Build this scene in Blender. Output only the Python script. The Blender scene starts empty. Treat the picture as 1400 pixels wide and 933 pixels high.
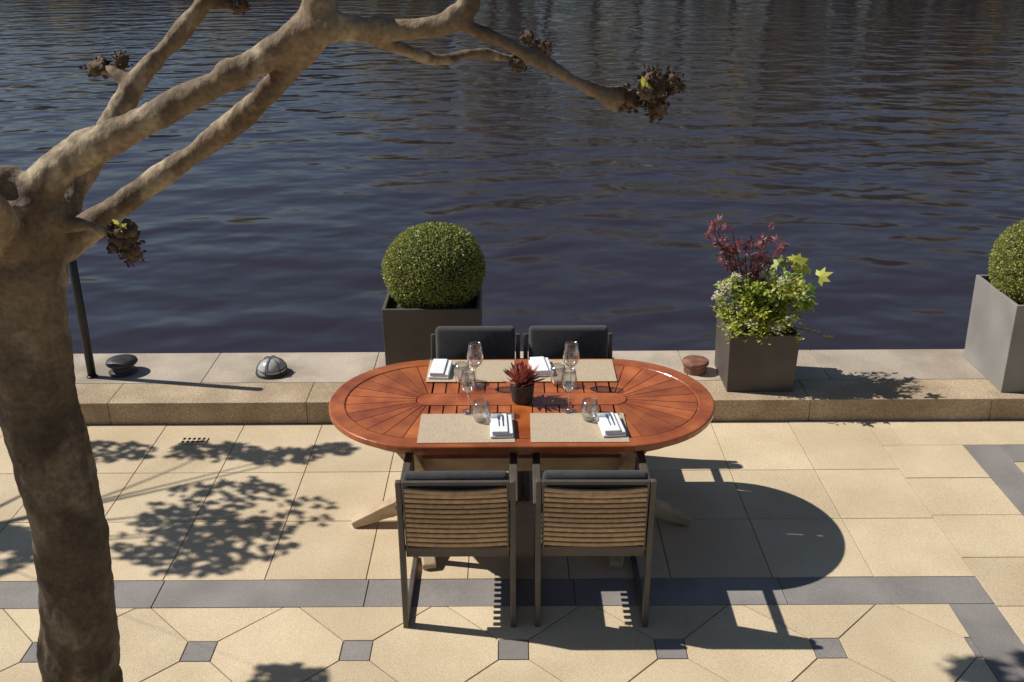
import bpy, math, random
from mathutils import Vector, Matrix
random.seed(7)
sc = bpy.context.scene
R = random.uniform

# ------------------------------------------------------------------ materials
def mat(name, c1, c2=None, rough=.6, scale=8, detail=6, bump=0, bscale=60, island=0, metallic=0,
        coat=0, spec=.5, stretch=(1,1,1), ramp=(.35,.65), c3=None, s3=3, r3=(.5,.6), speck=0, sscale=150, zg=None, sheen=0):
    m = bpy.data.materials.new(name); m.use_nodes = True
    nt = m.node_tree; N = nt.nodes; L = nt.links
    b = N['Principled BSDF']
    b.inputs['Roughness'].default_value = rough
    b.inputs['Metallic'].default_value = metallic
    b.inputs['Coat Weight'].default_value = coat
    b.inputs['Coat Roughness'].default_value = .12
    b.inputs['Sheen Weight'].default_value = sheen
    b.inputs['Specular IOR Level'].default_value = spec
    if c2 is None: c2 = c1
    tc = N.new('ShaderNodeTexCoord'); mp = N.new('ShaderNodeMapping')
    mp.inputs['Scale'].default_value = stretch
    L.new(tc.outputs['Object'], mp.inputs['Vector'])
    no = N.new('ShaderNodeTexNoise'); no.inputs['Scale'].default_value = scale; no.inputs['Detail'].default_value = detail
    L.new(mp.outputs[0], no.inputs['Vector'])
    cr = N.new('ShaderNodeValToRGB')
    cr.color_ramp.elements[0].position = ramp[0]; cr.color_ramp.elements[0].color = (*c1, 1)
    cr.color_ramp.elements[1].position = ramp[1]; cr.color_ramp.elements[1].color = (*c2, 1)
    L.new(no.outputs['Fac'], cr.inputs['Fac'])
    col = cr.outputs['Color']
    def hsv(col, fac):
        hs = N.new('ShaderNodeHueSaturation'); L.new(fac, hs.inputs['Value']); L.new(col, hs.inputs['Color']); return hs.outputs['Color']
    if c3 is not None:
        n3 = N.new('ShaderNodeTexNoise'); n3.inputs['Scale'].default_value = s3; n3.inputs['Detail'].default_value = 4
        L.new(mp.outputs[0], n3.inputs['Vector'])
        mr = N.new('ShaderNodeMapRange'); mr.inputs[1].default_value = r3[0]; mr.inputs[2].default_value = r3[1]
        L.new(n3.outputs['Fac'], mr.inputs[0])
        mx = N.new('ShaderNodeMixRGB'); L.new(mr.outputs[0], mx.inputs['Fac'])
        L.new(col, mx.inputs['Color1']); mx.inputs['Color2'].default_value = (*c3, 1); col = mx.outputs['Color']
    if speck > 0:
        ns = N.new('ShaderNodeTexNoise'); ns.inputs['Scale'].default_value = sscale; ns.inputs['Detail'].default_value = 2
        L.new(tc.outputs['Object'], ns.inputs['Vector'])
        mr = N.new('ShaderNodeMapRange'); mr.inputs[1].default_value = .3; mr.inputs[2].default_value = .7
        mr.inputs[3].default_value = 1-speck; mr.inputs[4].default_value = 1+speck
        L.new(ns.outputs['Fac'], mr.inputs[0]); col = hsv(col, mr.outputs[0])
    if zg is not None:  # trunk shade painted into the bark colour, darker low on the stem
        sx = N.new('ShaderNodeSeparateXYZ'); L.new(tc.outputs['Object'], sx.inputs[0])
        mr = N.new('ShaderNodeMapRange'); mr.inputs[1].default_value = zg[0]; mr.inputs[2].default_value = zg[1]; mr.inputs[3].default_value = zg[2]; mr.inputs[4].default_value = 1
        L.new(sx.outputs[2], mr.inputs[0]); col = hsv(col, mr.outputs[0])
    if island > 0:
        g = N.new('ShaderNodeNewGeometry')
        mr = N.new('ShaderNodeMapRange'); mr.inputs[3].default_value = 1-island; mr.inputs[4].default_value = 1+island
        L.new(g.outputs['Random Per Island'], mr.inputs[0]); col = hsv(col, mr.outputs[0])
    L.new(col, b.inputs['Base Color'])
    if bump > 0:
        nb = N.new('ShaderNodeTexNoise'); nb.inputs['Scale'].default_value = bscale; nb.inputs['Detail'].default_value = 5
        L.new(mp.outputs[0], nb.inputs['Vector'])
        bp = N.new('ShaderNodeBump'); bp.inputs['Strength'].default_value = bump; bp.inputs['Distance'].default_value = .01
        L.new(nb.outputs['Fac'], bp.inputs['Height']); L.new(bp.outputs[0], b.inputs['Normal'])
    return m

def leafmat(name, c1, c2, rough=.5, transl=.25):
    m = bpy.data.materials.new(name); m.use_nodes = True
    nt = m.node_tree; N = nt.nodes; L = nt.links
    b = N['Principled BSDF']; b.inputs['Roughness'].default_value = rough
    g = N.new('ShaderNodeNewGeometry'); cr = N.new('ShaderNodeValToRGB')
    cr.color_ramp.elements[0].color = (*c1, 1); cr.color_ramp.elements[1].color = (*c2, 1)
    L.new(g.outputs['Random Per Island'], cr.inputs['Fac']); L.new(cr.outputs[0], b.inputs['Base Color'])
    t = N.new('ShaderNodeBsdfTranslucent'); L.new(cr.outputs[0], t.inputs['Color'])
    mx = N.new('ShaderNodeMixShader'); mx.inputs[0].default_value = transl
    L.new(b.outputs[0], mx.inputs[1]); L.new(t.outputs[0], mx.inputs[2])
    L.new(mx.outputs[0], N['Material Output'].inputs['Surface'])
    return m

M_tile = mat('sand_paving', (.57,.445,.285), (.67,.54,.36), .85, 1.7, 8, .25, 180, .07, speck=.16, sscale=150, c3=(.47,.36,.22), s3=1.1, r3=(.48,.78))
M_grey = mat('grey_paving', (.205,.185,.172), (.27,.245,.225), .85, 3, 8, .25, 180, .10, speck=.18, sscale=160)
M_joint = mat('paving_joint', (.14,.105,.07), (.30,.23,.15), .95, 9)
M_gran = mat('granite_edge', (.38,.31,.24), (.50,.42,.33), .8, 3, 10, .3, 120, .14, speck=.26, sscale=120, c3=(.29,.235,.175), s3=2, r3=(.5,.7))
M_aggr = mat('aggregate_kerb', (.36,.265,.165), (.49,.375,.25), .9, 4, 10, .5, 90, .05, speck=.28, sscale=100, c3=(.24,.175,.11), s3=1.6, r3=(.5,.75))
M_wall = mat('quay_wall_stone', (.10,.085,.07), (.18,.15,.12), .9, 3, 8, .6, 30)
M_wood = mat('varnished_wood', (.26,.056,.015), (.50,.145,.037), .32, 7, 9, .05, 60, .22, coat=.3, ramp=(.3,.7), c3=(.20,.040,.012), s3=2.6, r3=(.55,.8))
M_teak = mat('weathered_teak', (.40,.28,.17), (.55,.41,.27), .6, 6, 8, .15, 60, .05, stretch=(1,1,3))
M_frame = mat('chair_frame', (.078,.064,.052), (.105,.088,.072), .45, 10, 4, .05, 100)
M_strap = mat('woven_strap', (.45,.29,.155), (.58,.40,.225), .75, 40, 3, .3, 300, .14)
M_cush = mat('charcoal_fabric', (.036,.035,.038), (.056,.054,.056), .95, 90, 4, .4, 500, c3=(.075,.071,.071), s3=9, r3=(.48,.8), sheen=.15)
M_mat = mat('woven_placemat', (.45,.355,.24), (.54,.43,.30), .75, 160, 2, .25, 300, stretch=(1,.35,1))
M_nap = mat('white_linen', (.80,.80,.81), (.86,.86,.86), .8, 30, 3, .25, 200)
M_steel = mat('cutlery_steel', (.62,.62,.64), None, .3, metallic=1)
M_plant = mat('planter_zinc', (.070,.056,.046), (.095,.080,.067), .62, 3, 6, .05, 80, c3=(.115,.10,.084), s3=1.6, r3=(.5,.8))
M_plant2 = mat('planter_pale_zinc', (.20,.19,.175), (.26,.245,.225), .62, 3, 6, .05, 80, c3=(.30,.28,.25), s3=1.6, r3=(.5,.8))
M_soil = mat('soil', (.03,.02,.012), (.07,.05,.03), .95, 30, 5, .8, 50)
M_rust = mat('rusty_iron', (.16,.065,.035), (.30,.15,.09), .75, 14, 6, .4, 60)
M_iron = mat('dark_iron', (.02,.018,.017), (.05,.04,.035), .5, 12, 5, .2, 60)
M_black = mat('black_paint', (.012,.012,.012), None, .4)
M_cage = mat('cage_dark', (.10,.095,.09), None, .4)
M_lampw = mat('frosted_glass', (.42,.42,.40), (.52,.52,.49), .2)
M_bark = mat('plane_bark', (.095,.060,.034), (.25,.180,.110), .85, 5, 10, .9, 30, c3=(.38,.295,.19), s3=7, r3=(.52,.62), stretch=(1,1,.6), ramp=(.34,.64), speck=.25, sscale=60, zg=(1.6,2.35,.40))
M_knob = mat('pollard_bark', (.035,.022,.014), (.17,.11,.065), .95, 22, 6, 1.0, 40)
M_box = leafmat('boxwood_leaf', (.14,.165,.028), (.42,.43,.11), .42, .3)
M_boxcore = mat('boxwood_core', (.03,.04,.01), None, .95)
M_maple = leafmat('maple_leaf', (.11,.015,.022), (.30,.06,.06), .5, .35)
M_green = leafmat('shrub_leaf', (.13,.23,.025), (.42,.50,.08), .45, .4)
M_lime = leafmat('lime_leaf', (.42,.47,.05), (.68,.66,.13), .45, .45)
M_white = leafmat('cream_petal', (.76,.68,.50), (.90,.86,.72), .6, .4)
M_twig = mat('twig', (.06,.035,.022), (.12,.07,.045), .8, 20)
M_tleaf = leafmat('tree_leaf', (.06,.11,.02), (.14,.20,.04), .5, .2)
M_dry = leafmat('dried_leaf', (.018,.010,.006), (.10,.055,.03), .8, .1)
M_succ = leafmat('succulent_leaf', (.38,.07,.06), (.68,.27,.20), .4, .2)
M_succg = leafmat('succulent_base_leaf', (.16,.12,.05), (.30,.12,.07), .4, .12)
M_pot = mat('pot_dark', (.025,.024,.024), (.06,.055,.05), .7, 40, 4, .5, 120)
M_fartree = leafmat('far_leaf', (.10,.08,.015), (.62,.47,.09), .8, .5)
M_farbank = mat('far_bank', (.10,.08,.05), (.16,.13,.08), .9, .4)

def glassmat():
    m = bpy.data.materials.new('clear_glass'); m.use_nodes = True
    nt = m.node_tree; N = nt.nodes; L = nt.links
    N.remove(N['Principled BSDF'])
    t = N.new('ShaderNodeBsdfTransparent'); t.inputs[0].default_value = (.96,.97,.97,1)
    g = N.new('ShaderNodeBsdfGlossy'); g.inputs['Roughness'].default_value = .12
    lw = N.new('ShaderNodeLayerWeight'); lw.inputs[0].default_value = .35
    mr = N.new('ShaderNodeMapRange'); mr.inputs[3].default_value = .09; mr.inputs[4].default_value = .9
    L.new(lw.outputs['Facing'], mr.inputs[0])
    mx = N.new('ShaderNodeMixShader'); L.new(mr.outputs[0], mx.inputs[0]); L.new(t.outputs[0], mx.inputs[1]); L.new(g.outputs[0], mx.inputs[2])
    L.new(mx.outputs[0], N['Material Output'].inputs['Surface'])
    return m
M_glass = glassmat()

def watermat():
    m = bpy.data.materials.new('river_water'); m.use_nodes = True
    nt = m.node_tree; N = nt.nodes; L = nt.links
    b = N['Principled BSDF']
    b.inputs['Base Color'].default_value = (.028,.022,.029,1)
    b.inputs['Roughness'].default_value = .11
    b.inputs['IOR'].default_value = 1.36
    tc = N.new('ShaderNodeTexCoord')
    def nz(scale, st, det, dist=0.0, rot=0):
        mp = N.new('ShaderNodeMapping'); mp.inputs['Scale'].default_value = st; mp.inputs['Rotation'].default_value = (0,0,rot)
        L.new(tc.outputs['Object'], mp.inputs['Vector'])
        n = N.new('ShaderNodeTexNoise'); n.inputs['Scale'].default_value = scale; n.inputs['Detail'].default_value = det
        n.inputs['Distortion'].default_value = dist
        L.new(mp.outputs[0], n.inputs['Vector']); return n.outputs['Fac']
    a = nz(.85, (.68,1.0,1), 1.0, .25, .16)
    c = nz(2.1, (.8,1.0,1), 1.0, .2, -.30)
    d = nz(.10, (.5,1,1), 2, 0, .2)
    def mth(op, x, y):
        n = N.new('ShaderNodeMath'); n.operation = op
        for i, q in enumerate((x, y)):
            if isinstance(q, (int, float)): n.inputs[i].default_value = q
            else: L.new(q, n.inputs[i])
        return n.outputs[0]
    mr = N.new('ShaderNodeMapRange'); mr.inputs[1].default_value = .35; mr.inputs[2].default_value = .65; mr.inputs[3].default_value = .5; mr.inputs[4].default_value = 1.2
    L.new(d, mr.inputs[0])
    h = mth('ADD', mth('MULTIPLY', a, .40), mth('MULTIPLY', mth('MULTIPLY', c, mr.outputs[0]), .14))
    bp = N.new('ShaderNodeBump'); bp.inputs['Strength'].default_value = 1; bp.inputs['Distance'].default_value = .30
    L.new(h, bp.inputs['Height']); L.new(bp.outputs[0], b.inputs['Normal'])
    return m
M_water = watermat()

# ------------------------------------------------------------------ mesh builder
class MB:
    def __init__(s): s.v=[]; s.f=[]; s.m=[]; s.s=[]
    def add(s, vs, fs, mi=0, smooth=False):
        o=len(s.v); s.v += [tuple(q) for q in vs]
        for f in fs: s.f.append([i+o for i in f]); s.m.append(mi); s.s.append(smooth)
    def box(s, c, d, mi=0, rot=None):
        hx,hy,hz = d[0]/2,d[1]/2,d[2]/2; vs=[]
        for z in (-hz,hz):
            for x,y in ((-hx,-hy),(hx,-hy),(hx,hy),(-hx,hy)):
                p=Vector((x,y,z))
                if rot is not None: p = rot @ p
                vs.append(p+Vector(c))
        s.add(vs, [(3,2,1,0),(4,5,6,7),(0,1,5,4),(1,2,6,5),(2,3,7,6),(3,0,4,7)], mi)
    def sweep(s, pts, w, h, side, mi=0, smooth=False):
        pts=[Vector(p) for p in pts]; side=Vector(side).normalized(); vs=[]; n=len(pts)
        for i,p in enumerate(pts):
            t=(pts[min(i+1,n-1)]-pts[max(i-1,0)]).normalized(); nn=t.cross(side).normalized()
            ww = w[i] if isinstance(w,(list,tuple)) else w; hh = h[i] if isinstance(h,(list,tuple)) else h
            for a,b in ((-1,-1),(1,-1),(1,1),(-1,1)): vs.append(p+side*(a*ww/2)+nn*(b*hh/2))
        fs=[(0,1,2,3),tuple(4*(n-1)+k for k in (3,2,1,0))]
        for i in range(n-1):
            for k in range(4):
                a=4*i+k; b=4*i+(k+1)%4; fs.append((b,a,a+4,b+4))
        s.add(vs, fs, mi, smooth)
    def tube(s, pts, rads, n=10, mi=0, smooth=True):
        pts=[Vector(p) for p in pts]; m=len(pts)
        if not isinstance(rads,(list,tuple)): rads=[rads]*m
        up=Vector((0.13,0.27,1)); vs=[]; fs=[]; prev=None
        for i,p in enumerate(pts):
            t=(pts[min(i+1,m-1)]-pts[max(i-1,0)]).normalized()
            if prev is None:
                a=t.cross(up)
                if a.length<.1: a=t.cross(Vector((1,0,0)))
            else: a=prev-t*prev.dot(t)
            a.normalize(); prev=a; b=t.cross(a)
            for k in range(n):
                an=2*math.pi*k/n; vs.append(p+(a*math.cos(an)+b*math.sin(an))*rads[i])
        for i in range(m-1):
            for k in range(n):
                fs.append((i*n+k,i*n+(k+1)%n,(i+1)*n+(k+1)%n,(i+1)*n+k))
        fs.append(tuple(range(n-1,-1,-1))); fs.append(tuple((m-1)*n+k for k in range(n)))
        s.add(vs,fs,mi,smooth)
    def lathe(s, prof, n=32, c=(0,0,0), mi=0, smooth=True):
        vs=[];fs=[];m=len(prof)
        for r,z in prof:
            for k in range(n):
                a=2*math.pi*k/n; vs.append((c[0]+r*math.cos(a),c[1]+r*math.sin(a),c[2]+z))
        for i in range(m-1):
            for k in range(n): fs.append((i*n+k,i*n+(k+1)%n,(i+1)*n+(k+1)%n,(i+1)*n+k))
        s.add(vs,fs,mi,smooth)
    def prism(s, poly, z0, z1, mi=0, inset=0):
        n=len(poly); vs=[(x,y,z0) for x,y in poly]
        cx=sum(p[0] for p in poly)/n; cy=sum(p[1] for p in poly)/n
        for x,y in poly:
            d=math.hypot(x-cx,y-cy) or 1; k=1-inset/d
            vs.append((cx+(x-cx)*k,cy+(y-cy)*k,z1))
        fs=[tuple(range(n,2*n)), tuple(range(n-1,-1,-1))]+[(i,(i+1)%n,n+(i+1)%n,n+i) for i in range(n)]
        s.add(vs,fs,mi)
    def leaf(s, p, d, nrm, l, w, mi=0, fold=0.0):
        p=Vector(p); d=Vector(d).normalized(); sd=d.cross(Vector(nrm))
        if sd.length<1e-3: sd=d.orthogonal()
        sd.normalize(); nn=sd.cross(d)
        s.add([p, p+d*l*.5+sd*w/2+nn*fold*w, p+d*l, p+d*l*.5-sd*w/2+nn*fold*w], [(0,1,2),(0,2,3)] if fold else [(0,1,2,3)], mi)
    def blob(s, c, r, sq=(1,1,1), mi=0, seg=14, ring=9, jit=0):
        vs=[];fs=[]
        for i in range(ring+1):
            th=math.pi*i/ring
            for k in range(seg):
                a=2*math.pi*k/seg; q=r*(1+R(-jit,jit))
                vs.append((c[0]+q*sq[0]*math.sin(th)*math.cos(a),c[1]+q*sq[1]*math.sin(th)*math.sin(a),c[2]+q*sq[2]*math.cos(th)))
        for i in range(ring):
            for k in range(seg): fs.append((i*seg+k,(i+1)*seg+k,(i+1)*seg+(k+1)%seg,i*seg+(k+1)%seg))
        s.add(vs,fs,mi,True)
    def obj(s, name, mats, parent=None, loc=(0,0,0), bevel=0, seg=2, rotz=0, weld=False):
        me=bpy.data.meshes.new(name); me.from_pydata(s.v,[],s.f)
        for m in mats: me.materials.append(m)
        me.polygons.foreach_set('material_index', s.m); me.polygons.foreach_set('use_smooth', s.s); me.update()
        o=bpy.data.objects.new(name, me); sc.collection.objects.link(o); o.location=loc; o.rotation_euler=(0,0,rotz)
        if parent is not None: o.parent=parent
        if bevel:
            b=o.modifiers.new('Bevel','BEVEL'); b.width=bevel; b.segments=seg; b.limit_method='ANGLE'; b.angle_limit=.7
        return o

def empty(name, loc, label, cat, group=None, rotz=0):
    o=bpy.data.objects.new(name,None); sc.collection.objects.link(o); o.location=loc; o.rotation_euler=(0,0,rotz); o.empty_display_size=.1
    tag(o,label,cat,group); return o
def tag(o,label,cat,group=None):
    o['label']=label; o['category']=cat
    if group: o['group']=group
    return o
def copy_thing(o, loc, rotz=None, label=None):
    n=o.copy(); sc.collection.objects.link(n); n.location=loc
    if rotz is not None: n.rotation_euler=(0,0,rotz)
    if label: n['label']=label
    for c in list(o.children):
        cc=c.copy(); sc.collection.objects.link(cc); cc.parent=n
    return n
def catmull(pts, rads, k=6):
    P=[Vector(p) for p in pts]; out=[];ro=[]
    for i in range(len(P)-1):
        p0=P[max(i-1,0)];p1=P[i];p2=P[i+1];p3=P[min(i+2,len(P)-1)]
        for j in range(k):
            t=j/k
            out.append(.5*((2*p1)+(p2-p0)*t+(2*p0-5*p1+4*p2-p3)*t*t+(3*p1-p0-3*p2+p3)*t**3)); ro.append(rads[i]*(1-t)+rads[i+1]*t)
    out.append(P[-1]); ro.append(rads[-1]); return out,ro

# ------------------------------------------------------------------ ground & paving
b=MB(); b.add([(-30,-12,0),(30,-12,0),(30,6.0,0),(-30,6.0,0)],[(0,1,2,3)])
o=b.obj('ground',[M_joint]); o['kind']='structure'

def clip(poly,a,bb,c):
    out=[]
    for i in range(len(poly)):
        p=poly[i];q=poly[(i+1)%len(poly)]
        dp=a*p[0]+bb*p[1]-c; dq=a*q[0]+bb*q[1]-c
        if dp<=0: out.append(p)
        if dp*dq<0:
            t=dp/(dp-dq); out.append((p[0]+(q[0]-p[0])*t,p[1]+(q[1]-p[1])*t))
    return out
pv=MB(); G=.0020
def tile(poly,mi=0):
    if len(poly)<3: return
    n=len(poly); ar=abs(sum(poly[i][0]*poly[(i+1)%n][1]-poly[(i+1)%n][0]*poly[i][1] for i in range(n)))/2
    if ar<.0015: return
    cx=sum(p[0] for p in poly)/n; cy=sum(p[1] for p in poly)/n
    sh=[(x-G*(1 if x>cx+1e-4 else -1 if x<cx-1e-4 else 0), y-G*(1 if y>cy+1e-4 else -1 if y<cy-1e-4 else 0)) for x,y in poly]
    pv.prism(sh,.0008,.0050+R(-.0008,.0008),mi,.0015)
def rects(x0,x1,y0,y1,sx,sy,ox,oy,mi=0,stag=0):
    j=math.floor((y0-oy)/sy)
    while oy+j*sy<y1:
        i=math.floor((x0-ox)/sx)-1
        while ox+i*sx<x1:
            off=stag*sx*(j%2)
            a=max(x0,ox+i*sx+off);c=min(x1,ox+(i+1)*sx+off);d=max(y0,oy+j*sy);e=min(y1,oy+(j+1)*sy)
            if c-a>.01 and e-d>.01: tile([(a,d),(c,d),(c,e),(a,e)],mi)
            i+=1
        j+=1
for (ya,yb) in ((5.36,5.998),(4.82,5.36),(4.28,4.82)):
    rects(-9,2.31,ya,yb,.508,yb-ya,-1.244,ya)
rects(-9,2.31,4.06,4.28,1.02,.22,-.72,4.06,1)
rects(2.09,2.31,-2,4.06,.22,.9,2.09,3.16,1)
rects(2.81,3.03,-2,5.66,.22,.85,2.81,5.66-.85*9,1)
rects(3.03,9,5.44,5.66,.9,.22,3.03,5.44,1)
rects(2.31,9,5.66,5.998,.61,.338,2.45,5.66)
rects(2.31,2.81,-2,5.66,.5,.405,2.31,5.66-.405*20)
rects(3.03,9,-2,5.44,.6,.3,3.03,5.44-.3*26,0,.5)
P=.71;cy0=3.743;s=.068;h=P/2
def octo(cx,cy):
    p=[(h-s,-s),(h-s,s),(s,h-s),(-s,h-s),(-(h-s),s),(-(h-s),-s),(-s,-(h-s)),(s,-(h-s))]
    q=[(cx+x,cy+y) for x,y in p]
    if abs(cy-cy0)<.01:
        q=[(cx+h-s,cy-s),(cx+h-s,cy+s),(cx+.038,4.06),(cx-.038,4.06),(cx-(h-s),cy+s),(cx-(h-s),cy-s),(cx-s,cy-(h-s)),(cx+s,cy-(h-s))]
    tile(clip(clip(q,0,1,4.06),1,0,2.09))
def sqr(cx,cy):
    if cy>4.0: return
    p=[(cx-s,cy-s),(cx+s,cy-s),(cx+s,cy+s),(cx-s,cy+s)]
    tile(clip(p,1,0,2.09),1)
def octo_cut(cx,cy):
    q=[(cx-s,cy-(h-s)),(cx+s,cy-(h-s)),(cx+h-.04,4.06),(cx-h+.04,4.06)]
    tile(clip(q,1,0,2.09))
for m in range(-8,1):
    for k in range(-12,4):
        octo(h+P*k,cy0+P*m)
        if m<0: octo(P*k,cy0+h+P*m)
        else: octo_cut(P*k,cy0+h)
        sqr(P*k,cy0+P*m); sqr(h+P*k,cy0+h+P*m)
o=pv.obj('pavement',[M_tile,M_grey]); o['kind']='structure'

q=MB(); x=-12.3
while x<13:
    w=R(1.0,1.35); q.box((x+w/2,6.157,.079),(w-.003,.308,.158)); x+=w
q2=MB(); x=-12.0
while x<13:
    w=R(.95,1.25); q2.box((x+w/2,6.573,.0795),(w-.004,.518,.159)); x+=w
o=q.obj('kerb',[M_aggr],bevel=.004); o['kind']='structure'
o=q2.obj('quay_edge_paving',[M_gran],bevel=.003); o['kind']='structure'
w=MB(); w.box((0,6.40,-1.6),(30,.80,3.16))
o=w.obj('quay_wall',[M_wall]); tag(o,'dark stone quay wall dropping into the river','wall')
w=MB(); w.add([(-300,6.5,-1.0),(300,6.5,-1.0),(300,400,-1.0),(-300,400,-1.0)],[(0,1,2,3)])
o=w.obj('river_water',[M_water]); o['kind']='structure'
w=MB(); w.box((0,125,-.4),(500,70,2.4)); o=w.obj('far_riverbank',[M_farbank]); o['kind']='structure'
ft=MB()
x=-120
while x<130:
    tall = 5+17*math.exp(-((x-5)/15)**2)+(9 if x>12 else 0)*(1-math.exp(-((x-5)/15)**2))
    H=tall*R(.62,1.15); rr=R(2.6,4.6); y=R(93,99)
    ft.tube([(x,y,.5),(x+R(-.4,.4),y,H*.5)],[.35,.2],6,0)
    for k in range(int(150)):
        a=R(0,6.28);zz=R(.12,1); rad=rr*math.sqrt(max(0,1-((zz-.5)/.55)**2))*R(.3,1)
        ft.leaf((x+rad*math.cos(a),y+rad*math.sin(a),H*zz),(R(-1,1),R(-1,1),R(-1,1)),(-1,R(-1,-.1),R(-.1,1)),R(1.2,2.4),R(1,2),1)
    x+=R(2.4,4.4)
o=ft.obj('far_bank_trees',[M_twig,M_fartree]); o['kind']='stuff'; o['label']='olive-gold trees lining the opposite riverbank'

# ------------------------------------------------------------------ table
T=empty('dining_table',(.048,4.825,0),'oval varnished orange-brown slatted wooden dining table on the terrace','table')
Lh=.475
def stad(r,n=28):
    p=[]
    for i in range(n+1):
        a=-math.pi/2+math.pi*i/n; p.append((Lh+r*math.cos(a),r*math.sin(a)))
    for i in range(n+1):
        a=math.pi/2+math.pi*i/n; p.append((-Lh+r*math.cos(a),r*math.sin(a)))
    return p
t=MB(); A=stad(.525);B=stad(.44);n=len(A)
vs=[(x,y,.705) for x,y in A]+[(x,y,.741) for x,y in A]+[(x,y,.741) for x,y in B]+[(x,y,.705) for x,y in B]
fs=[]
for i in range(n):
    j=(i+1)%n
    for k in range(4): fs.append((k*n+i,k*n+j,((k+1)%4)*n+j,((k+1)%4)*n+i))
t.add(vs,fs)
t.obj('table_rim',[M_wood],T,bevel=.009,seg=3)
t=MB(); ZB=.693
t.prism(stad(.070,16),ZB,.738,0)
for sg in (-1,1):
    t.prism([(x,sg*y) for x,y in ((-.052,.074),(.052,.074),(.052,.436),(-.052,.436))][::sg],ZB,.738,0)
    x=.058
    while x<.47:
        x2=min(x+.0655,Lh)
        for s2 in (-1,1):
            pts=[(s2*a,sg*c) for a,c in ((x,.075),(x2-.004,.075),(x2-.004,.436),(x,.436))]
            t.prism(pts if s2*sg>0 else pts[::-1],ZB,.737,0)
        x+=.0695
NW=13
for s2 in (-1,1):
    for i in range(NW):
        ac=-math.pi/2+math.pi*(i+.5)/NW; pts=[]
        for r,ks in ((.076,(-1,1)),(.436,(1,.33,-.33,-1))):
            ha=math.pi/NW/2-.0024/r
            for k in ks: pts.append((s2*(Lh+r*math.cos(ac+k*ha)),r*math.sin(ac+k*ha)))
        ar=sum(pts[i][0]*pts[(i+1)%6][1]-pts[(i+1)%6][0]*pts[i][1] for i in range(6))
        if ar<0: pts=pts[::-1]
        t.prism(pts,ZB,.737,0)
t.obj('slatted_tabletop',[M_wood],T)
t=MB(); A=stad(.43,20);B=stad(.405,20);n=len(A)
vs=[(x,y,.645) for x,y in A]+[(x,y,.691) for x,y in A]+[(x,y,.691) for x,y in B]+[(x,y,.645) for x,y in B]
fs=[]
for i in range(n):
    j=(i+1)%n
    for k in range(4): fs.append((k*n+i,k*n+j,((k+1)%4)*n+j,((k+1)%4)*n+i))
t.add(vs,fs); t.box((0,0,.665),(1.2,.09,.05)); 
for xx in (-.45,.45): t.box((xx,0,.664),(.08,.78,.052))
for sg in (-1,1):
    t.box((sg*.66,.0,.666),(.05,.70,.046)); t.box((sg*.68,0,.668),(.34,.07,.040))
t.obj('table_apron',[M_wood],T)
def leg(tip, hub, top, name='table_leg'):
    tip=Vector(tip);hub=Vector(hub);top=Vector(top)
    mid=tip.lerp(hub,.45); mid.z=.085
    mid2=tip.lerp(hub,.8); mid2.z=.15
    d=(hub-tip); d.z=0; side=d.cross(Vector((0,0,1))).normalized()
    pts,_=catmull([tip+Vector((0,0,.022)),mid,mid2,hub,hub.lerp(top,.5),top],[0]*6,5)
    m=MB(); nn=len(pts); hh=[.04+.045*min(1,i/7) for i in range(nn)]
    m.sweep(pts,.07,hh,side)
    m.obj(name,[M_teak],T,bevel=.008)
for sg in (-1,1):
    leg((sg*.92,-.05,0),(sg*.57,-.02,.36),(sg*.74,-.02,.66))
    leg((sg*.47,-.47,0),(sg*.55,-.06,.36),(sg*.58,-.30,.66))
    leg((sg*.47,.47,0),(sg*.55,.06,.36),(sg*.58,.30,.66))
m=MB(); m.box((0,0,.36),(1.12,.045,.08)); m.obj('stretcher',[M_teak],T,bevel=.004)

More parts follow.
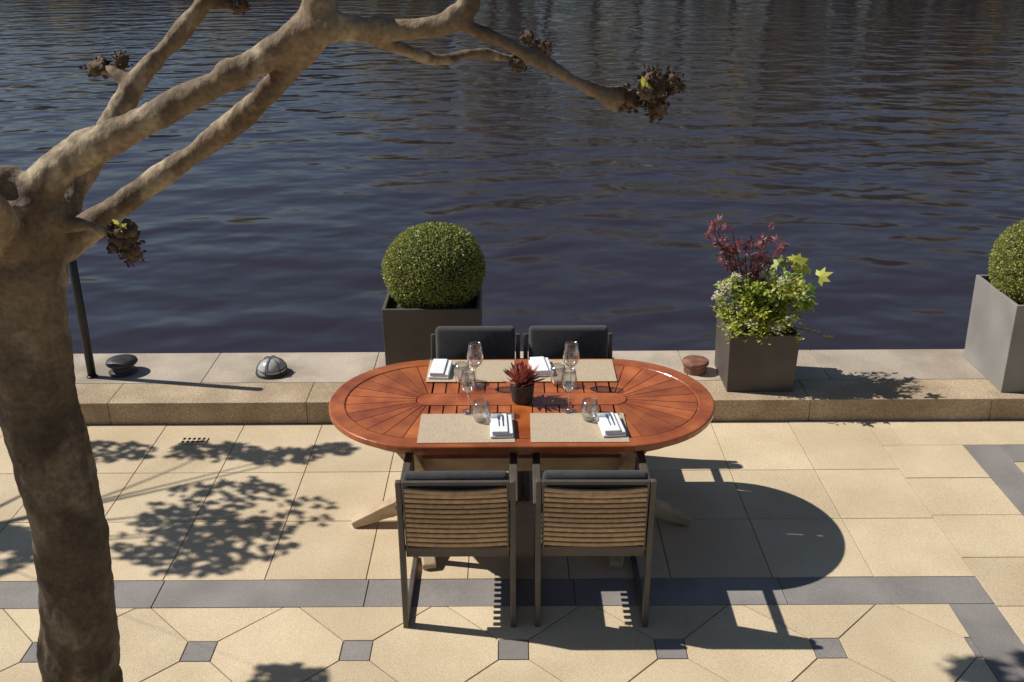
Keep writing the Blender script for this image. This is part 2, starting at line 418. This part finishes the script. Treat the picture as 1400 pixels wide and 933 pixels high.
# ------------------------------------------------------------------ chairs
def chair(loc,rotz,label):
    C=empty('dining_armchair',loc,label,'chair','armchairs around the dining table',rotz)
    for sx in (-1,1):
        m=MB(); X=sx*.250; sd=(1,0,0)
        m.sweep([(X,-.265,0),(X,-.262,.42),(X,-.272,.64),(X,-.298,.795)],.026,[.046,.046,.040,.026],sd)
        m.box((X,0,.018),(.0255,.49,.036))
        m.box((X,.262,.315),(.0255,.045,.63))
        m.box((X+sx*.004,.005,.642),(.038,.545,.022))
        m.obj('side_frame',[M_frame],C,bevel=.005)
    m=MB()
    m.box((0,.245,.395),(.470,.035,.045)); m.box((0,-.235,.395),(.470,.035,.045))
    for k in range(10): m.box((0,-.19+k*.044,.408),(.470,.026,.012))
    m.obj('seat',[M_frame],C,bevel=.003)
    m=MB()
    def by(z): return -.262-(max(0,z-.42))*.105
    m.sweep([(-.236,by(.786),.786),(.236,by(.786),.786)],.018,.022,(0,0,1),1)
    m.sweep([(-.236,by(.44),.430),(.236,by(.44),.430)],.022,.026,(0,0,1),1)
    for sx in (-1,1): m.sweep([(sx*.227,by(.43),.43),(sx*.227,by(.79),.79)],.010,.026,(1,0,0),1)
    for k in range(12):
        z=.458+k*.0268
        pts=[]
        for i in range(9):
            u=-1+2*i/8; pts.append((u*.230,by(z)-.010*(1-u*u)-.003,z-(.003+.008*(k==11))*(1-u*u)))
        m.sweep(pts,.0185+(.002 if k==11 else 0),.018,(0,0,1),0)
    m.obj('backrest',[M_strap,M_frame],C,bevel=.004)
    def cushion(c,d,rx,name,bv=.34):
        m=MB(); m.box((0,0,0),d)
        o=m.obj(name,[M_cush],C,loc=c,bevel=min(d)*bv,seg=4); o.rotation_euler=(rx,0,0)
        for p in o.data.polygons: p.use_smooth=True
        return o
    cushion((0,.02,.448),(.448,.49,.075),0,'seat_cushion')
    cushion((0,-.240,.640),(.464,.054,.355),math.radians(6.5),'back_cushion',.45)
    return C
C1=chair((-.250,4.185,0),0,'grey armchair with woven strap backrest and charcoal cushions at the table')
copy_thing(C1,(.366,4.185,0),-.012)
for x_ in (-.215,.330):
    c_=copy_thing(C1,(x_,5.30,0),math.pi)
    for k_ in c_.children:
        if k_.name.startswith('back_cushion'): k_.location=(0,-.236,.682); k_.scale=(1.0,1.25,1.0)

# ------------------------------------------------------------------ table settings
TZ=.7415
def placemat(x0,x1,y0,y1):
    m=MB(); m.box(((0),0,.0015),(x1-x0,y1-y0,.0025))
    o=m.obj('placemat',[M_mat],loc=((x0+x1)/2,(y0+y1)/2,TZ),rotz=R(-.012,.012)); tag(o,'beige woven rectangular placemat on the wooden table','placemat','placemats on the table')
placemat(-.458,.010,4.335,4.645); placemat(.088,.560,4.335,4.645)
placemat(-.466,.012,5.03,5.325); placemat(.092,.566,5.03,5.325)
def napkin(x,y,rz,cut=True):
    m=MB()
    m.box((0,0,.008),(.112,.205,.013)); m.box((.003,.002,.021),(.104,.20,.012)); m.box((-.010,0,.032),(.080,.196,.009))
    o=m.obj('napkin',[M_nap],loc=(x,y,TZ+.003),rotz=rz,bevel=.005,seg=3)
    tag(o,'folded white linen napkin lying on a placemat','napkin','folded napkins on the table')
    if cut:
        m=MB()
        m.box((0,-.03,.002),(.004,.07,.002)); m.box((0,.02,.0022),(.012,.026,.0025))
        for k in range(4): m.box((-.0048+k*.0032,.042,.0025),(.0016,.024,.002))
        f=m.obj('fork',[M_steel],loc=(x-.014,y+.02,TZ+.0405),rotz=rz,bevel=.0006); tag(f,'steel fork resting on a folded white napkin','fork','cutlery on the napkins')
        m=MB(); m.box((0,-.035,.002),(.005,.06,.003)); m.prism([(-.003,-.005),(.005,-.005),(.005,.045),(.001,.062),(-.003,.052)],.001,.0025)
        f=m.obj('table_knife',[M_steel],loc=(x+.006,y+.02,TZ+.0405),rotz=rz,bevel=.0006); tag(f,'steel table knife resting on a folded white napkin','knife','cutlery on the napkins')
napkin(-.054,4.475,.04); napkin(.482,4.48,.10); napkin(-.395,5.165,-.06,False); napkin(.160,5.19,.12,False)

def wineglass(x,y,sc_=1.0,lab='clear stemmed wine glass standing on the wooden table'):
    prof=[(.0,.002),(.034,.002),(.036,.004),(.03,.006),(.008,.010),(.0045,.018),(.004,.06),(.0045,.095),(.010,.104),(.024,.114),(.036,.132),(.041,.155),(.040,.180),(.035,.205),(.031,.228),(.0298,.2285),(.034,.205),(.039,.180),(.0398,.155),(.035,.133),(.022,.1155),(.0,.107)]
    m=MB(); m.lathe([(r*sc_,z*sc_) for r,z in prof],28)
    o=m.obj('wine_glass',[M_glass],loc=(x,y,TZ+.003)); tag(o,lab,'wine glass','wine glasses on the table')
def tumbler(x,y):
    prof=[(0,.001),(.030,.001),(.036,.012),(.043,.04),(.043,.065),(.037,.105),(.0358,.105),(.0415,.065),(.0415,.04),(.034,.014),(.028,.010),(0,.010)]
    m=MB(); m.lathe(prof,28)
    o=m.obj('water_glass',[M_glass],loc=(x,y,TZ+.003)); tag(o,'short rounded stemless water glass on the table','glass','water glasses on the table')
wineglass(-.22,4.66); wineglass(-.195,4.97,1.08); wineglass(.312,4.97,1.08); wineglass(.285,4.67,1.0)
tumbler(-.155,4.565); tumbler(.385,4.57); tumbler(-.27,5.03); tumbler(.245,5.0)

S=empty('potted_succulent',(.052,4.80,TZ),'red rosette succulent in a small dark pot on the table','plant')
m=MB(); m.lathe([(0,0),(.050,0),(.054,.004),(.064,.10),(.066,.104),(.062,.106),(.058,.10),(.055,.085),(0,.085)],28)
m.obj('pot',[M_pot],S)
m=MB()
for i in range(90):
    u=i/90; a=i*2.39996; el=math.radians(8+77*u+R(-8,8)); l=.118*(1-.36*u)*R(.85,1.1)
    d=Vector((math.cos(a)*math.cos(el),math.sin(a)*math.cos(el),math.sin(el)))
    base=Vector((0,0,.100+.035*u))+Vector((d.x,d.y,0))*.012
    nrm=Vector((-math.cos(a)*math.sin(el),-math.sin(a)*math.sin(el),math.cos(el)))
    sd=d.cross(nrm).normalized(); w_=.013
    p1=base+d*l*.35; p2=base+d*l*.7+nrm*.006; p3=base+d*l+nrm*.016
    vs=[base+sd*.006,base-sd*.006,p1+sd*w_,p1-sd*w_,p2+sd*w_*.85,p2-sd*w_*.85,p3,p1-nrm*.006,p2-nrm*.004,base-nrm*.003]
    m.add(vs,[(0,2,3,1),(2,4,5,3),(4,6,5),(0,9,7,2),(9,1,3,7),(2,7,8,4),(7,3,5,8),(4,8,6),(8,5,6)],0 if (u>.25 or i%3) else 1)
m.obj('leaf_rosette',[M_succ,M_succg],S)

# ------------------------------------------------------------------ planters
def planter(loc,w,h,label,mt):
    E=empty('planter',loc,label,'planter','planters along the quay edge')
    m=MB(); a=w/2; t=.022; bt=a-.008
    ring=lambda r,z:[(-r,-r,z),(r,-r,z),(r,r,z),(-r,r,z)]
    vs=ring(bt,0)+ring(a,h)+ring(a-t,h)+ring(a-t,h-.09)
    fs=[(3,2,1,0)]
    for L_ in range(3):
        for i in range(4): j=(i+1)%4; fs.append((L_*4+i,L_*4+j,(L_+1)*4+j,(L_+1)*4+i))
    m.add(vs,fs); m.obj('planter_box',[mt],E,bevel=.004)
    m=MB(); m.add(ring(a-t-.001,h-.055),[(0,1,2,3)]); m.obj('soil',[M_soil],E)
planter((-.515,6.385,.16),.62,.61,'tall square dark brown-grey planter holding a clipped boxwood ball',M_plant)
planter((1.635,6.345,.16),.455,.40,'low square dark grey planter filled with mixed flowers',M_plant)
planter((3.515,6.395,.16),.62,.61,'tall square pale grey planter holding a clipped boxwood ball',M_plant2)

def ball():
    m=MB(); Rb=.325; Q=.90; zc=.235
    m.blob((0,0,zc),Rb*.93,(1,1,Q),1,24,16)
    lumps=[(Vector((R(-1,1),R(-1,1),R(-1,1))).normalized(),R(-.045,.035),R(.12,.4)) for _ in range(60)]
    NL=27000
    for i in range(NL):
        z=1-2*(i+.5)/NL; a=i*2.39996+R(-.2,.2); r=math.sqrt(1-z*z)
        n_=Vector((r*math.cos(a),r*math.sin(a),z))
        off=sum(am*math.exp(-((n_-c).length/wd)**2) for c,am,wd in lumps)
        rr=Rb*(1+off)*R(.925,1.025)
        d=(n_*.6+Vector((R(-1,1),R(-1,1),R(-.6,1)))).normalized()
        nr=(n_+Vector((R(-.8,.6),R(-.8,.8),R(-.3,.9)))).normalized()
        m.leaf(Vector((0,0,zc))+Vector((n_.x,n_.y,n_.z*Q))*rr,d,nr,R(.011,.018),R(.008,.012),0)
    return m
bm_=ball()
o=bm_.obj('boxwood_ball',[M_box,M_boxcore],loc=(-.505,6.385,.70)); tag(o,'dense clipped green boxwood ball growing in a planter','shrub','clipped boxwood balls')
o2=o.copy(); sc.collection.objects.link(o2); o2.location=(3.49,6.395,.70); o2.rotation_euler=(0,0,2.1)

px,py,pz=1.635,6.345,.50
def star(m,p,nrm,size,lobes=5,mi=0,w=.26):
    nrm=Vector(nrm).normalized(); a=nrm.orthogonal().normalized(); b_=nrm.cross(a); ph=R(0,6.28)
    for k in range(lobes):
        an=ph+(k-(lobes-1)/2)*.85; d=a*math.cos(an)+b_*math.sin(an)
        m.leaf(p,d-nrm*.25,nrm,size*(1-.12*abs(k-(lobes-1)/2)),size*w,mi)
E=empty('red_maple',(px-.06,py+.03,pz),'small airy red-leaved maple growing in the low planter','plant')
m=MB(); ml=MB()
tips=[(-.30,-.04,.78),(-.27,.03,.68),(-.16,.0,.71),(-.02,-.03,.64),(.10,.03,.70),(-.14,.05,.56),(.05,0,.54),(-.21,.0,.60),(.17,-.05,.64),(-.05,.08,.60),(-.03,-.05,.50),(.06,.04,.62)]
for tx,ty,tz in tips:
    pts,rd=catmull([(0,0,0),(tx*.25,ty*.3,tz*.4),(tx*.7,ty*.7,tz*.78),(tx,ty,tz)],[.008,.006,.004,.002],4)
    m.tube(pts,rd,5)
    for k in range(11):
        i=random.randint(int(len(pts)*.6),len(pts)-1); p=pts[i]+Vector((R(-.045,.045),R(-.045,.045),R(-.03,.03)))
        star(ml,p,(R(-.9,.3),R(-1,.2),R(.2,1)),R(.030,.052),5,0,.27)
m.obj('stem',[M_twig],E); ml.obj('foliage',[M_maple],E)
E=empty('leafy_shrub',(px+.01,py,pz),'bright yellow-green leafy shrub spilling from the low planter','plant')
m=MB(); ml=MB()
for k in range(110):
    a=R(0,6.28); rr=R(.03,.30); z=R(.10,.40)-.35*max(0,rr-.2)+(.08*max(0,math.cos(a)))
    tx,ty,tz=rr*math.cos(a)*(1.08 if math.cos(a)>0 else .95),rr*math.sin(a)*.9,z
    pts,rd=catmull([(tx*.15,ty*.15,0),(tx*.5,ty*.5,z*.75),(tx,ty,tz)],[.004,.003,.0015],4); m.tube(pts,rd,4)
    for q_ in range(21):
        p=pts[random.randint(3,len(pts)-1)]+Vector((R(-.03,.03),R(-.03,.03),R(-.03,.03)))
        mi=1 if (R(0,1)<.35+ (.35 if tz<.25 else 0)) else 0
        ml.leaf(p,(tx+R(-.2,.2),ty+R(-.3,.2),R(-.15,.25)),(R(-.9,.1),R(-.6,.3),1),R(.026,.058),R(.013,.027),mi,.12)
for k in range(60):
    p=Vector((R(-.23,.23),R(-.26,-.14),R(.04,.14))) if k%3 else Vector((R(-.26,-.18),R(-.2,.15),R(.05,.16)))
    for q_ in range(9):
        ml.leaf(p+Vector((R(-.03,.03),R(-.03,.03),R(-.03,.03))),(R(-1,1),R(-1,.3),R(-.3,.5)),(R(-.9,.1),R(-.5,.2),1),R(.018,.038),R(.009,.018),1 if q_%3 else 0,.1)
for k in range(26):
    p=Vector((R(.06,.32),R(-.18,.1),R(.16,.50)))
    m.tube([(.03,0,.05),p*.7,p],[.003,.003,.002],4)
    star(ml,p,(R(-.9,.2),R(-.8,0),R(.4,1)),R(.06,.10),5,1 if k%3 else 0,.40)
pts,rd=catmull([(.15,-.1,.08),(.30,-.15,.06),(.42,-.17,.02)],[.003,.002,.001],4); m.tube(pts,rd,4)
for p in pts[2:]: ml.leaf(p,(R(.2,1),R(-.5,.3),R(-.2,.6)),(0,-.4,1),.04,.02,1,.1)
m.obj('stem',[M_twig],E); ml.obj('foliage',[M_green,M_lime],E)
def flowers(loc,cl,label,n=120):
    m=MB()
    for c,r in cl:
        c=Vector(c)
        for k in range(int(n*r/.08)):
            d=Vector((R(-1,1),R(-1,.6),R(-.3,1)))
            p=c+d.normalized()*r*R(.5,1.15)
            if R(0,1)<.5: 
                for j in range(4):
                    m.leaf(p,(math.cos(j*1.57)+R(-.2,.2),math.sin(j*1.57),R(-.1,.4)),d+Vector((-.8,0,.6)),.0105,.010,0)
            else: m.leaf(p-d.normalized()*.02,d+Vector((R(-.5,.5),R(-.5,.5),0)),(R(-.9,.1),R(-.5,.5),1),.028,.011,1+(k%2)*1,.1)
        for k in range(5): m.tube([(c.x*.4,c.y*.4,0),c+Vector((R(-.03,.03),R(-.03,.03),-r*.4))],[.002,.0015],4,3)
    o=m.obj('flowering_plant',[M_white,M_green,M_lime,M_twig],loc=loc); tag(o,label,'flowers','flowering plants in the low planter')
flowers((px-.10,py-.05,pz),[((-.17,-.08,.36),.05),((-.10,-.06,.41),.04),((-.19,-.05,.28),.045)],'cream flowering plant at the edge of the low planter',150)
flowers((px+.06,py-.10,pz),[((.0,-.12,.10),.055),((.09,-.10,.15),.045),((-.14,-.11,.13),.04),((.04,-.06,.40),.04)],'clusters of small cream flowers spilling over the low planter')

# ------------------------------------------------------------------ quay hardware
def bollard(loc,m1,label,prof,k=1):
    m=MB(); m.lathe([(r*k,z) for r,z in prof],32)
    o=m.obj('mooring_bollard',[m1],loc=loc); tag(o,label,'bollard','mooring bollards on the quay edge')
bollard((1.262,6.46,.160),M_rust,'short rusty iron mooring cap on the quay edge',[(0,0),(.078,0),(.080,.006),(.076,.05),(.080,.056),(.090,.060),(.092,.068),(.090,.082),(.084,.086),(.03,.089),(0,.089)])
bollard((-2.70,6.50,.160),M_iron,'short dark iron mooring bollard on the quay edge',[(0,0),(.090,0),(.092,.01),(.070,.018),(.062,.045),(.070,.055),(.092,.062),(.102,.075),(.095,.092),(.06,.104),(0,.108)],1.05)
Ld=empty('bulkhead_lamp',(-1.66,6.47,.160),'round pale caged bulkhead lamp set on the quay edge','lamp')
m=MB(); m.lathe([(0,0),(.110,0),(.113,.010),(.104,.022),(.098,.026),(0,.026)],32); m.obj('lamp_base',[M_iron],Ld)
m=MB(); m.lathe([(.098,.024)]+[(.098*math.cos(a),.024+.088*math.sin(a)) for a in [i*math.pi/20 for i in range(1,10)]]+[(0,.112)],32); m.obj('lamp_glass',[M_lampw],Ld)
m=MB()
for i in range(3):
    a=math.pi*i/3+.3
    m.tube([(math.cos(a)*.103*math.cos(t_),math.sin(a)*.103*math.cos(t_),.026+.093*math.sin(t_)) for t_ in [math.pi*j/16 for j in range(17)]],.0034,6)
m.tube([(.100*math.cos(2*math.pi*j/24),.100*math.sin(2*math.pi*j/24),.045) for j in range(25)],.0034,6)
m.obj('wire_cage',[M_cage],Ld)
m=MB(); m.lathe([(0,0),(.036,0),(.036,.008),(.028,.012)],20); m.tube([(0,0,.0),(0,0,.5),(0,0,1.22)],.028,14)
o=m.obj('railing_post',[M_black],loc=(-2.885,6.42,.160)); tag(o,'slim black metal post standing on the quay edge','post')
m=MB(); m.box((0,0,.003),(.17,.085,.006))
for i in range(5):
    for j in range(2): m.box((-.062+i*.031,-.02+j*.04,.0065),(.016,.024,.003),1)
o=m.obj('drain_cover',[M_tile,M_black],loc=(-2.02,5.76,.0065)); tag(o,'small square drain cover with slots set in the paving','drain')

# ------------------------------------------------------------------ tree
TR=empty('plane_tree',(-1.63,3.0,0),'pollarded plane tree with mottled bark and knobbly bare branches','tree')
OX,OY=1.63,-3.0
m=MB()
def limb(pts,rads,y=3.0,k=6,n=14):
    out=[]
    for i,p in enumerate(pts):
        yy = y[i] if isinstance(y,(list,tuple)) else y
        f=yy/3.0
        out.append((p[0]*f+OX, yy+OY, 3.05-(3.05-p[1])*f))
    P_,r_=catmull(out,rads,k); m.tube(P_,[r*(1+R(-.05,.05)) for r in r_],n); return P_
limb([(-1.66,-.05),(-1.61,.25),(-1.57,.60),(-1.520,1.10),(-1.535,1.70),(-1.500,2.08),(-1.475,2.30)],[.185,.148,.134,.122,.119,.122,.108])
for c,r in (((-1.51,2.31),.08),((-1.40,2.25),.07),((-1.57,2.22),.09),((-1.47,2.14),.09)):
    m.blob((c[0]+OX,0,c[1]),r)
limb([(-1.45,2.27),(-1.30,2.400),(-1.064,2.514),(-.774,2.650),(-.62,2.738),(-.533,2.79)],[.078,.056,.045,.041,.043,.060])
m.blob((-.535+OX,0,2.80),.058); m.blob((-.50+OX,-.02,2.775),.05)
limb([(-.535,2.79),(-.53,2.88),(-.56,3.0),(-.60,3.03)],[.055,.045,.04,.03],[3,3,3.1,4.0])
limb([(-.535,2.78),(-.412,2.765),(-.288,2.768),(-.206,2.775),(-.125,2.82),(-.09,2.93),(-.06,3.05)],[.046,.034,.033,.036,.035,.032,.03])
m.blob((-.15+OX,0,2.80),.043); m.blob((-.36+OX,0,2.77),.038); m.blob((-.80+OX,-.01,2.645),.047)
limb([(-.20,2.79),(-.10,2.765),(0,2.72),(.125,2.655),(.253,2.59),(.325,2.568)],[.024,.019,.018,.017,.021,.035],[3.0,3.0,3.0,2.98,2.97,2.96])
m.blob((.06+OX,-.01,2.69),.024)
limb([(-.42,2.76),(-.331,2.722),(-.208,2.682),(-.104,2.702),(0,2.685),(.06,2.70)],[.025,.019,.018,.015,.016,.022],[3.0,3.05,3.1,3.15,3.2,3.2])
limb([(-1.45,2.10),(-1.34,2.155),(-1.209,2.240),(-1.039,2.350),(-.851,2.475),(-.692,2.60),(-.55,2.745)],[.070,.050,.040,.037,.036,.036,.042],[3.0,3.07,3.12,3.14,3.13,3.08,3.0])
limb([(-1.42,2.15),(-1.316,2.30),(-1.2,2.45),(-1.082,2.615),(-.973,2.72),(-.845,2.845),(-.76,2.93)],[.06,.048,.038,.036,.028,.026,.024],[3.0,3.2,3.3,3.35,3.4,3.4,3.4])
limb([(-1.085,2.615),(-1.14,2.655),(-1.17,2.66)],[.025,.023,.026],[3.35,3.38,3.4])
limb([(-.86,2.84),(-.79,2.835),(-.765,2.835)],[.02,.018,.018],3.4)
limb([(-1.40,2.20),(-1.28,2.20),(-1.20,2.17)],[.03,.018,.02],[3.0,2.98,2.95])
limb([(-1.52,2.25),(-1.66,2.38),(-1.9,2.5),(-2.3,2.62),(-2.9,3.0),(-3.3,3.2)],[.08,.06,.05,.05,.035,.02],[3,3,3,3.05,3.2,3.3])  # outer end runs out of view to carry the added shading leaves
limb([(-1.50,2.10),(-1.60,2.30),(-1.62,2.6),(-1.7,3.1)],[.08,.05,.05,.05],[3.0,2.7,2.5,2.3])
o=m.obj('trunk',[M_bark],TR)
rm=o.modifiers.new('Remesh','REMESH'); rm.mode='VOXEL'; rm.voxel_size=.009; rm.use_smooth_shade=True
sm=o.modifiers.new('Smooth','SMOOTH'); sm.iterations=6; sm.factor=.6
tx=bpy.data.textures.new('bark_lumps','CLOUDS'); tx.noise_scale=.13
dm=o.modifiers.new('Displace','DISPLACE'); dm.texture=tx; dm.strength=.024; dm.mid_level=.5
tx2=bpy.data.textures.new('bark_fine','CLOUDS'); tx2.noise_scale=.03
dm=o.modifiers.new('Displace2','DISPLACE'); dm.texture=tx2; dm.strength=.006; dm.mid_level=.5

def knob(x,y,z,r,stubs=26,lime=0,dry=30,sq=(1,1,1)):
    f=y/3.0; c=Vector((x*f+OX,y+OY,3.05-(3.05-z)*f)); m=MB()
    m.blob(c,r*.62,sq,0,14,10,.12)
    for k in range(stubs):
        d=Vector((R(-1,1)*sq[0],R(-1,1)*sq[1],R(-1,1)*sq[2])); d=d*(1/max(.5,d.length)); p=c+d*r*R(.3,.75)
        m.blob(p,r*R(.14,.32),(1,1,1),0,8,6,.2)
        if k%3==0: m.tube([p,p+d*r*R(.3,.6)],[r*.10,r*.05],5)
    for k in range(dry):
        d=Vector((R(-1,1),R(-1,1),R(-1,1))).normalized(); d=Vector((d.x*sq[0],d.y*sq[1],d.z*sq[2])); p=c+d*r*R(.5,.85)
        m.leaf(p,d+Vector((R(-.7,.7),R(-.7,.7),R(-.7,.7))),(R(-1,1),R(-1,1),R(-1,1)),r*R(.2,.42),r*R(.15,.35),1,.2)
    m.obj('pollard_knob',[M_knob,M_dry],TR)
    if lime:
        m=MB()
        for k in range(lime):
            m.leaf(c+Vector((R(-.4,.4)*r,-r*.5,R(.3,.9)*r)),(R(-1,.8),R(-.5,.3),R(-.2,1)),(R(-.3,.3),-1,.6),R(.022,.038),R(.010,.016),0,.15)
        m.obj('young_leaf',[M_lime],TR)
knob(.345,2.96,2.568,.056,sq=(1.1,1,.8))
knob(.415,2.93,2.605,.058,dry=90,stubs=22,sq=(1,1,1.2))
knob(.470,2.93,2.612,.038,dry=50)
knob(.425,2.92,2.540,.042,dry=40)
knob(.39,2.88,2.585,.028,lime=6)
knob(.085,3.2,2.710,.042,dry=50)
knob(.02,3.2,2.672,.034)
knob(.05,3.2,2.745,.030,dry=30)
knob(-1.175,3.4,2.665,.046,sq=(1.3,1,.8))
knob(-1.11,3.4,2.680,.036)
knob(-.755,3.4,2.835,.038)
knob(-1.176,2.95,2.160,.060,lime=8,dry=50,sq=(1.1,1,.9))
knob(-1.160,2.95,2.112,.042)
knob(-.622,4.10,2.977,.13,dry=60)
ml=MB()
for (cx,cy,cz,rx,ry,rz_,nn) in ((-3.15,3.30,3.22,.60,.28,.30,150),(-3.9,3.45,3.35,.6,.35,.35,150),(-.70,4.12,3.03,.14,.10,.05,12)):  # first two leaf clumps are unseen, added to shade the trunk
    for k in range(nn):
        d=Vector((R(-1,1),R(-1,1),R(-1,1)))
        if d.length>1: d.normalize()
        star(ml,Vector((cx+OX+d.x*rx,cy+OY+d.y*ry,cz+d.z*rz_)),(R(-.8,.8),R(-.8,.8),1),R(.045,.08),5,0,.5)
ml.obj('unseen_crown',[M_tleaf],TR)

T2=empty('plane_tree',(-5.2,5.0,0),'young leafy plane tree beside the terrace','tree')
m=MB(); ml=MB()
P_,r_=catmull([(0,0,0),(.05,0,1.0),(0,0,2.0),(.1,.1,2.6)],[.15,.12,.11,.09],6); m.tube(P_,r_,12)
def clump(c,rad,nl,w0=.010):
    c=Vector(c)-Vector((-5.2,5.0,0))
    P_,r_=catmull([(.05,.05,2.1),(c.x*.5,c.y*.5+R(-.08,.08),max(2.2,c.z*.97)),tuple(c)],[w0*2,w0*.8,w0*.3],5); m.tube(P_,r_,8)
    for k in range(nl):
        d=Vector((R(-1,1),R(-1,1),R(-1,1)))
        if d.length>1: d.normalize()
        p=c+Vector((d.x*rad[0],d.y*rad[1],d.z*rad[2]))
        star(ml,p,(R(-.9,.4),R(-.6,.6),1),R(.030,.052),5,0,.6)
clump((-4.08,5.40,2.5),(.38,.36,.12),235)
clump((-3.75,5.05,2.4),(.26,.20,.1),90)
clump((-4.30,5.15,2.55),(.28,.30,.15),170)
clump((-4.08,4.90,2.5),(.26,.15,.1),95)
clump((-3.60,5.35,2.5),(.14,.18,.1),24,.006)
clump((-3.13,3.95,2.2),(.15,.08,.08),60,.002)
clump((-4.95,6.05,2.4),(.4,.14,.08),140)
clump((-4.30,6.07,2.5),(.30,.12,.06),120)
clump((-3.85,6.00,2.5),(.22,.11,.06),95)
clump((-3.55,6.09,2.5),(.12,.08,.06),50)
clump((-5.60,5.0,2.6),(.50,.32,.3),650)
m.obj('trunk',[M_bark],T2); ml.obj('unseen_crown',[M_tleaf],T2)

# ------------------------------------------------------------------ light, sky, camera
sd=Vector((.72,-.13,-.735)).normalized()
ld=bpy.data.lights.new('sun','SUN'); ld.energy=5.0; ld.angle=math.radians(.5); ld.color=(1,.96,.89)
lo=bpy.data.objects.new('sun',ld); sc.collection.objects.link(lo); lo.rotation_euler=sd.to_track_quat('-Z','Y').to_euler(); lo.location=(-10,5,12)
W=bpy.data.worlds.new('World'); sc.world=W; W.use_nodes=True
nt=W.node_tree; bg=nt.nodes['Background']; sk=nt.nodes.new('ShaderNodeTexSky'); sk.sky_type='NISHITA'; sk.sun_disc=False
sk.sun_elevation=math.radians(45.2); sk.sun_rotation=math.radians(280.2); sk.air_density=1.0; sk.dust_density=.5; sk.ozone_density=2.0
nt.links.new(sk.outputs[0],bg.inputs[0]); bg.inputs[1].default_value=.056
cd=bpy.data.cameras.new('camera'); cd.lens=36; cd.sensor_width=36; cd.clip_end=2000; cd.clip_start=.05
co=bpy.data.objects.new('camera',cd); sc.collection.objects.link(co)
co.matrix_world=Matrix.Translation((0,0,3.05))@Matrix.Rotation(math.radians(67.64),4,'X')@Matrix.Rotation(math.radians(-.3),4,'Z')
sc.camera=co
sc.view_settings.view_transform='Standard'; sc.view_settings.look='None'; sc.view_settings.exposure=0
